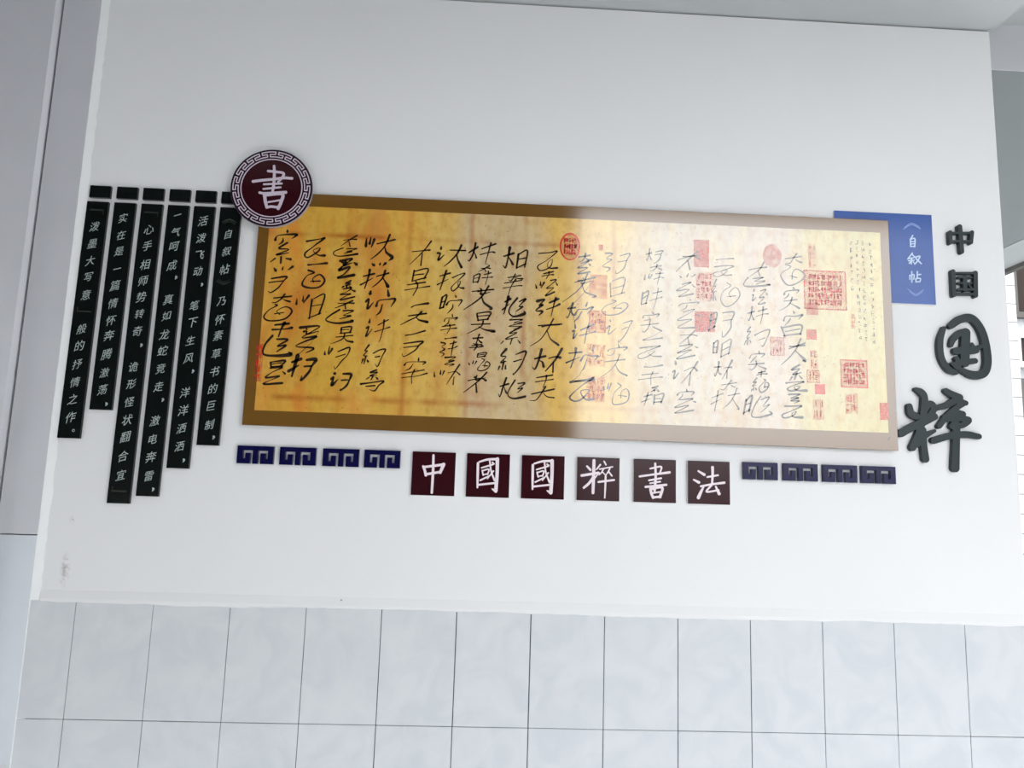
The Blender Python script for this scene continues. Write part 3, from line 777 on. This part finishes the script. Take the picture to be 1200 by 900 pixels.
rnd = random.Random(77)
for ci, (cx, zt, zb, n, wt) in enumerate(COLUMNS):
    cell = (zt - zb) / n
    hs = [rnd.uniform(.75, 1.25) for _ in range(n)]
    tot = sum(hs)
    z = zt
    prev = None
    for k in range(n):
        bm = bmesh.new()
        hh = (zt - zb) * hs[k] / tot
        ww = min(0.086, hh * rnd.uniform(0.85, 1.2))
        ccx = cx + rnd.uniform(-0.007, 0.007)
        bold = rnd.choice((0.85, 0.95, 1.0, 1.15, 1.3 if ci < 10 else 1.0, 1.6 if ci < 4 else 1.1))
        S = cursive(rnd, ccx, z - hh / 2, ww, hh * .95, 0.0023 * wt * bold)
        if prev is not None and rnd.random() < 0.3:
            a, b = prev, S[0][0]
            S.append([(a[0], a[1], 0.0006), ((a[0] + b[0]) / 2 + 0.006, (a[1] + b[1]) / 2, 0.0005), (b[0], b[1], 0.0009)])
        for s in S:
            ribbon(bm, s, inkY)
        prev = S[-1][-1] if len(S[-1]) > 2 else None
        z -= hh
        flat_obj('brush_character', bm, M['ink'], P)

for ci, (cx, zt, zb, n) in enumerate(NOTES):
    bm = bmesh.new()
    for k in range(n):
        zc = zt - (zt - zb) * (k + 0.5) / n
        h = (zt - zb) / n * 0.7
        for _ in range(5):
            a = (cx + rnd.uniform(-.0045, .0045), zc + rnd.uniform(-.5, .5) * h)
            if rnd.random() < 0.55:
                b = (a[0] + rnd.uniform(.003, .006) * (1 if a[0] < cx else -1), a[1] + 0.0006)
            else:
                b = (a[0] + rnd.uniform(-.001, .001), zc - (a[1] - zc))
            ribbon(bm, [(a[0], a[1], .0005), (b[0], b[1], .0005)], inkY)
    flat_obj('note_column', bm, M['ink'], P)

for (cx, cz, sw, sh, k, s) in SEALS:
    bm = bmesh.new()
    r = 0.0013 if min(sw, sh) < 0.045 else 0.0019
    W, H = sw / 2 - r, sh / 2 - r
    yy = -0.02095
    def frame_():
        for a, b in (((-W, H), (W, H)), ((W, H), (W, -H)), ((W, -H), (-W, -H)), ((-W, -H), (-W, H))):
            ribbon(bm, [(cx + a[0], cz + a[1], r), (cx + b[0], cz + b[1], r)], yy)
    def fill_(m_, rows, dens):
        for j in range(rows):
            for i in range(max(1, int(sw / 0.011))):
                x = cx - W * m_ + (i + 0.5) * 2 * W * m_ / max(1, int(sw / 0.011))
                z = cz + H * m_ - (j + 0.5) * 2 * H * m_ / rows
                a = 2 * W * m_ / max(1, int(sw / 0.011)) * 0.38
                b = 2 * H * m_ / rows * 0.42
                for _ in range(dens):
                    if rnd.random() < 0.5:
                        zz = z + rnd.uniform(-b, b)
                        ribbon(bm, [(x - a, zz, r * .9), (x + a * rnd.uniform(.3, 1), zz, r * .9)], yy)
                    else:
                        xx = x + rnd.uniform(-a, a)
                        ribbon(bm, [(xx, z + b, r * .9), (xx, z - b * rnd.uniform(.2, 1), r * .9)], yy)
    rows = max(2, int(sh / 0.02))
    if k == 'o':
        ribbon(bm, loop_(cx, cz, W, H, 0, 2 * math.pi, r * 1.2, 20), yy)
        fill_(0.66, 3, 4)
    elif k == 'f':
        frame_()
        fill_(0.82, rows, 4)
    elif k == 'l':
        fill_(0.95, rows, 3)
    elif k == 'b':
        vs = [bm.verts.new((cx + a * sw / 2, yy, cz + b * sh / 2)) for a, b in ((-1, 1), (1, 1), (1, -1), (-1, -1))]
        bm.faces.new(vs)
    else:
        vs = [bm.verts.new((cx + sw / 2 * math.cos(a), yy, cz + sh / 2 * math.sin(a))) for a in np.linspace(0, 2 * math.pi, 24, endpoint=False)]
        bm.faces.new(vs)
    o = flat_obj('red_seal', bm, seal_ink(s), P)
    if k in 'flo':
        wash = bmesh.new()
        N = 4 if k != 'o' else 24
        wash.faces.new([wash.verts.new((cx + sw * .5 * (1.42 if N == 4 else 1) * math.cos(q), yy + .00004, cz + sh * .5 * (1.42 if N == 4 else 1) * math.sin(q))) for q in [2 * math.pi * (i + .5) / N for i in range(N)]])
        flat_obj('ink_wash', wash, seal_ink(s * (.34 if k != 'o' else .22)), o)
flat_obj('scratch', (lambda b: (ribbon(b, [(2.196, 1.694, .0008), (2.201, 1.700, .0016), (2.2035, 1.703, .0006)], -0.0203), b)[1])(bmesh.new()), M['ink'], P)

# ------------------------------------------------------------------ round plaque over the panel's corner
DX, DZ, DR = 0.4275, 2.348, 0.1152
D = empty('round_plaque', (DX, 0, DZ - DR), 'round maroon plaque with a key-pattern rim over the panel corner', 'plaque')
def disc(r, y0, y1, n=96, bev=0.0):
    return prism([(DX + r * math.cos(2 * math.pi * i / n), DZ + r * math.sin(2 * math.pi * i / n)) for i in range(n)], y0, y1, bev)
obj('board', disc(DR, -0.0315, -0.0215, bev=0.0006), M['pvcshade'], D)
obj('spacer', disc(0.03, -0.0215, -0.0209, 24), M['pvc'], D)
obj('rim_face', disc(DR - 0.0004, -0.0321, -0.0313), M['purple'], D)
obj('centre_face', disc(DR * 0.715, -0.0325, -0.0319), M['maroon'], D)
ringp = [(DX + DR * .742 * math.cos(a), DZ + DR * .742 * math.sin(a), DR * .0125) for a in np.linspace(0, 2 * math.pi, 90)]
obj('inner_ring', raised(brush_outline([ringp], 0.0008, False), -0.0328, 0.001), M['mauve'], D)
def meander(N=14):
    pol = lambda u, v: (lambda a, r: (DX + r * math.cos(a), DZ + r * math.sin(a), DR * .0125))(math.radians(90 - 5) - u / N * 2 * math.pi, DR * (.808 + .128 * v))
    S = []
    for k in range(N):
        path = [(0.08, 1), (.90, 1), (.90, .5), (.56, .5), (.56, 0), (1.38, 0), (1.38, .5), (1.08, .5), (1.08, 1)]
        pts = []
        for (a, b), (c, d) in zip(path[:-1], path[1:]):
            for t in np.arange(4) / 4:
                pts.append(pol(k + a + (c - a) * t, b + (d - b) * t))
        S.append(pts)
    return S
obj('key_pattern', raised(brush_outline(meander(), 0.0007, False), -0.0328, 0.001), M['mauve'], D)
obj('character', raised(brush_outline(shift(DISC_SHU, (DX, 2.2328)), 0.0008), -0.0338, 0.0016), M['mauve'], D)

# ------------------------------------------------------------------ header blocks and text strips
ordw = ['farthest left', 'second from the left', 'third from the left', 'fourth from the left', 'fifth from the left', 'partly under the round plaque']
slab = ['narrow black text strip farthest left, below the leftmost header block', 'short narrow black text strip, second from the left, ending highest of all',
        'longest narrow black text strip, third from the left, hanging lowest', 'long narrow black text strip, fourth from the left, reading of lightning and thunder',
        'narrow black text strip, fifth from the left, one short of the panel', 'narrow black text strip nearest the amber panel, under the round plaque']
caps_x = [-.0862, -.0112, .0620, .1361, .2094, .2822]
for i, (x, zb, row) in enumerate(STRIPS):
    cb = obj('header_block', boxes((caps_x[i], caps_x[i] + .0578, -.010, 0, 2.3045, 2.3395), bevel=0.0005), M['slate'])
    tag(cb, 'small black header block above a text strip, ' + ordw[i], 'sign block', 'header blocks above the text strips')
    dx = -0.0062
    H = 2.2925 - zb
    lean = lambda z: dx * (2.2925 - z) / 0.68
    xt = x + .0008
    t = empty('text_strip', (x + .0295, 0, zb), slab[i], 'text strip', 'hanging text strips at the left')
    obj('board', prism([(xt, 2.2925), (xt + .0592, 2.2925), (xt + .0592 + lean(zb), zb), (xt + lean(zb), zb)], -.010, 0, 0.0005), M['slate'], t)
    rr = random.Random(i + 50)
    for ch, z in row:
        cx = xt + .0296 + lean(z)
        bl = bmesh.new()
        bd = bl
        if ch in 'AVTB':
            y = -.0103
            if ch == 'A':
                ribbon(bd, [(cx - .019, z - .004, .0020), (cx, z + .005, .0026), (cx + .019, z - .004, .0013)], y, 2)
                ribbon(bd, [(cx - .017, z - .010, .0008), (cx, z - .001, .0012), (cx + .017, z - .010, .0008)], y, 2)
            elif ch == 'V':
                ribbon(bd, [(cx - .019, z + .004, .0020), (cx, z - .005, .0026), (cx + .019, z + .004, .0013)], y, 2)
                ribbon(bd, [(cx - .017, z + .010, .0008), (cx, z + .001, .0012), (cx + .017, z + .010, .0008)], y, 2)
            elif ch == 'T':
                ribbon(bd, [(cx - .019, z, .0022), (cx + .019, z, .0022)], y)
                ribbon(bd, [(cx + .0185, z, .0010), (cx + .0185, z - .012, .0010)], y)
            else:
                ribbon(bd, [(cx - .019, z, .0022), (cx + .019, z, .0022)], y)
                ribbon(bd, [(cx - .0185, z, .0010), (cx - .0185, z + .012, .0010)], y)
            flat_obj('quotation_mark', bd, M['ink_dim'], t)['label'] = 'dim grey quotation mark'
            continue
        v, f = glyph(ch)
        if ch == '，':
            ribbon(bl, [(cx + .0140, z + .0022, .0027), (cx + .0155, z - .0008, .0029), (cx + .0125, z - .0062, .0008)], -.0103)
            flat_obj('comma', bl, M['ink_white'], t)
            continue
        if ch == '。':
            ribbon(bl, loop_(cx + .012, z, .0030, .0030, 0, 2 * math.pi, .0008, 12), -.0103)
            flat_obj('full_stop', bl, M['ink_white'], t)
            continue
        s = 0.0305 * rr.uniform(.94, 1.06)
        sx = s * 0.88
        if ch in '一':
            sx *= 0.8
        sl = rr.uniform(.10, .20)
        rel = []
        for a, b in v:
            # running hand: lean up to the right, a slight pinch and bow
            rel.append((cx + sx * (a + 0.05 * b + 0.04 * math.sin(3 * b)), -.0103, z + s * (b + sl * a + 0.03 * math.sin(4 * a))))
        vs = [bl.verts.new(q) for q in rel]
        for q in f:
            try:
                bl.faces.new([vs[k] for k in q])
            except ValueError:
                pass
        flat_obj('character', bl, M['ink_white'], t)

# ------------------------------------------------------------------ six maroon character tiles
TX = [.862, 1.0115, 1.163, 1.3165, 1.4745, 1.6265]
gl = [ZHONG, GUO, GUO, CUI, SHU, FA]
tlab = ['square maroon tile with the character 中, leftmost of six below the panel', 'square maroon tile with the character 國, second from the left in the row',
        'square maroon tile with the character 國, third from the left in the row', 'square maroon tile with the character 粹, fourth of the row below the panel',
        'square maroon tile with the character 書, fifth of the row below the panel', 'square maroon tile with the character 法, rightmost of six below the panel']
for x, g, lb in zip(TX, gl, tlab):
    t = empty('character_tile', (x + .059, 0, 1.499), lb, 'wall tile sign', 'maroon character tiles below the panel')
    obj('board', boxes((x, x + .1182, -.0098, 0, 1.4990, 1.6175), bevel=.0004), M['pvc'], t)
    obj('face', boxes((x, x + .1184, -.0104, -.0097, 1.4990, 1.6177)), M['maroon'], t)
    obj('character', raised(brush_outline(shift(g, (x + .059, 1.499)), 0.0009), -.0112, .0012), M['pinkwhite'], t)

# ------------------------------------------------------------------ eight navy fret ornaments
def fret():
    W, H = 250.0, 125.0
    s = [(0, 0), (88, 0), (88, 18), (88, H - 52)]
    # outline walked once, the two hooked channels open at the bottom edge
    return [(0, 0), (90, 0), (90, 75), (56, 75), (56, 36), (39, 36), (39, 93), (107, 93), (107, 0),
            (143, 0), (143, 93), (211, 93), (211, 36), (194, 36), (194, 75), (160, 75), (160, 0), (250, 0), (250, 125), (0, 125)]
fz = ['farthest left, under the lower left corner of the panel', 'second from the left, under the panel', 'third from the left, under the panel', 'nearest the maroon 中 tile on its left side',
      'nearest the maroon 法 tile on its right side', 'second to the right of the maroon 法 tile', 'third to the right of the maroon 法 tile', 'farthest right, under the lower right corner of the panel']
FX = [.387, .5013, .618, .7305, 1.783, 1.897, 2.0102, 2.1205]
proto = None
for i, x in enumerate(FX):
    if proto is None:
        bm = prism([(x + a / 250 * .0982, 1.5695 + b / 125 * .0482) for a, b in fret()], -.012, 0, 0.0005)
        o = obj('fret_ornament', bm, M['navy'])
        bm2 = None
        o.data.transform(Matrix.Translation((-x - .0491, 0, -1.5695)))
        o.location = (x + .0491, 0, 1.5695)
        proto = o
    else:
        o = proto.copy()
        C.objects.link(o)
        o.location = (x + .0491, 0, 1.5695 if i < 4 else 1.571)
    tag(o, 'navy key-fret ornament, ' + fz[i], 'ornament', 'navy fret ornaments below the panel')

# ------------------------------------------------------------------ blue title plaque behind the panel
T = empty('title_plaque', (2.216, 0, 2.094), 'blue title plaque tucked behind the right end of the amber panel', 'plaque')
obj('board', boxes((2.068, 2.3638, -.0060, 0, 2.094, 2.371), bevel=.0004), M['pvc'], T)
obj('face', boxes((2.068, 2.3640, -.0066, -.0059, 2.0965, 2.3712)), M['blue'], T)
obj('lettering', raised(brush_outline(shift(BLUE_TEXT, (2.216, 2.094)), 0.0006), -.0072, .001), M['bluetext'], T)
obj('title_bracket', raised(brush_outline(shift(BLUE_MARKS, (2.216, 2.094)), 0.0006), -.0072, .001), M['bluemark'], T)

# ------------------------------------------------------------------ four raised characters at the right
for nm, g, ox, oz, lb, th, st in (('a', Z_SMALL, 2.444, 2.259, 'small charcoal raised character 中, topmost of the right-hand column', .015, .0008),
                                  ('b', G_SMALL, 2.444, 2.118, 'small charcoal raised character 国 with square corners, second from the top', .015, .0008),
                                  ('c', G_BIG, 2.437, 1.884, 'large charcoal raised brush character 国, round in outline', .014, .0012),
                                  ('d', C_BIG, 2.3505, 1.618, 'large charcoal raised brush character 粹, lowest at the panel corner', .014, .0012)):
    lp = brush_outline(shift(g, (ox, oz)), st, nm in 'cd')
    o = obj('raised_character', raised(lp, -th, th, .0007), M['char'])
    o.data.transform(Matrix.Translation((-ox, 0, -oz)))
    o.location = (ox, 0, oz)
    tag(o, lb, 'raised letter', 'raised charcoal characters at the right')
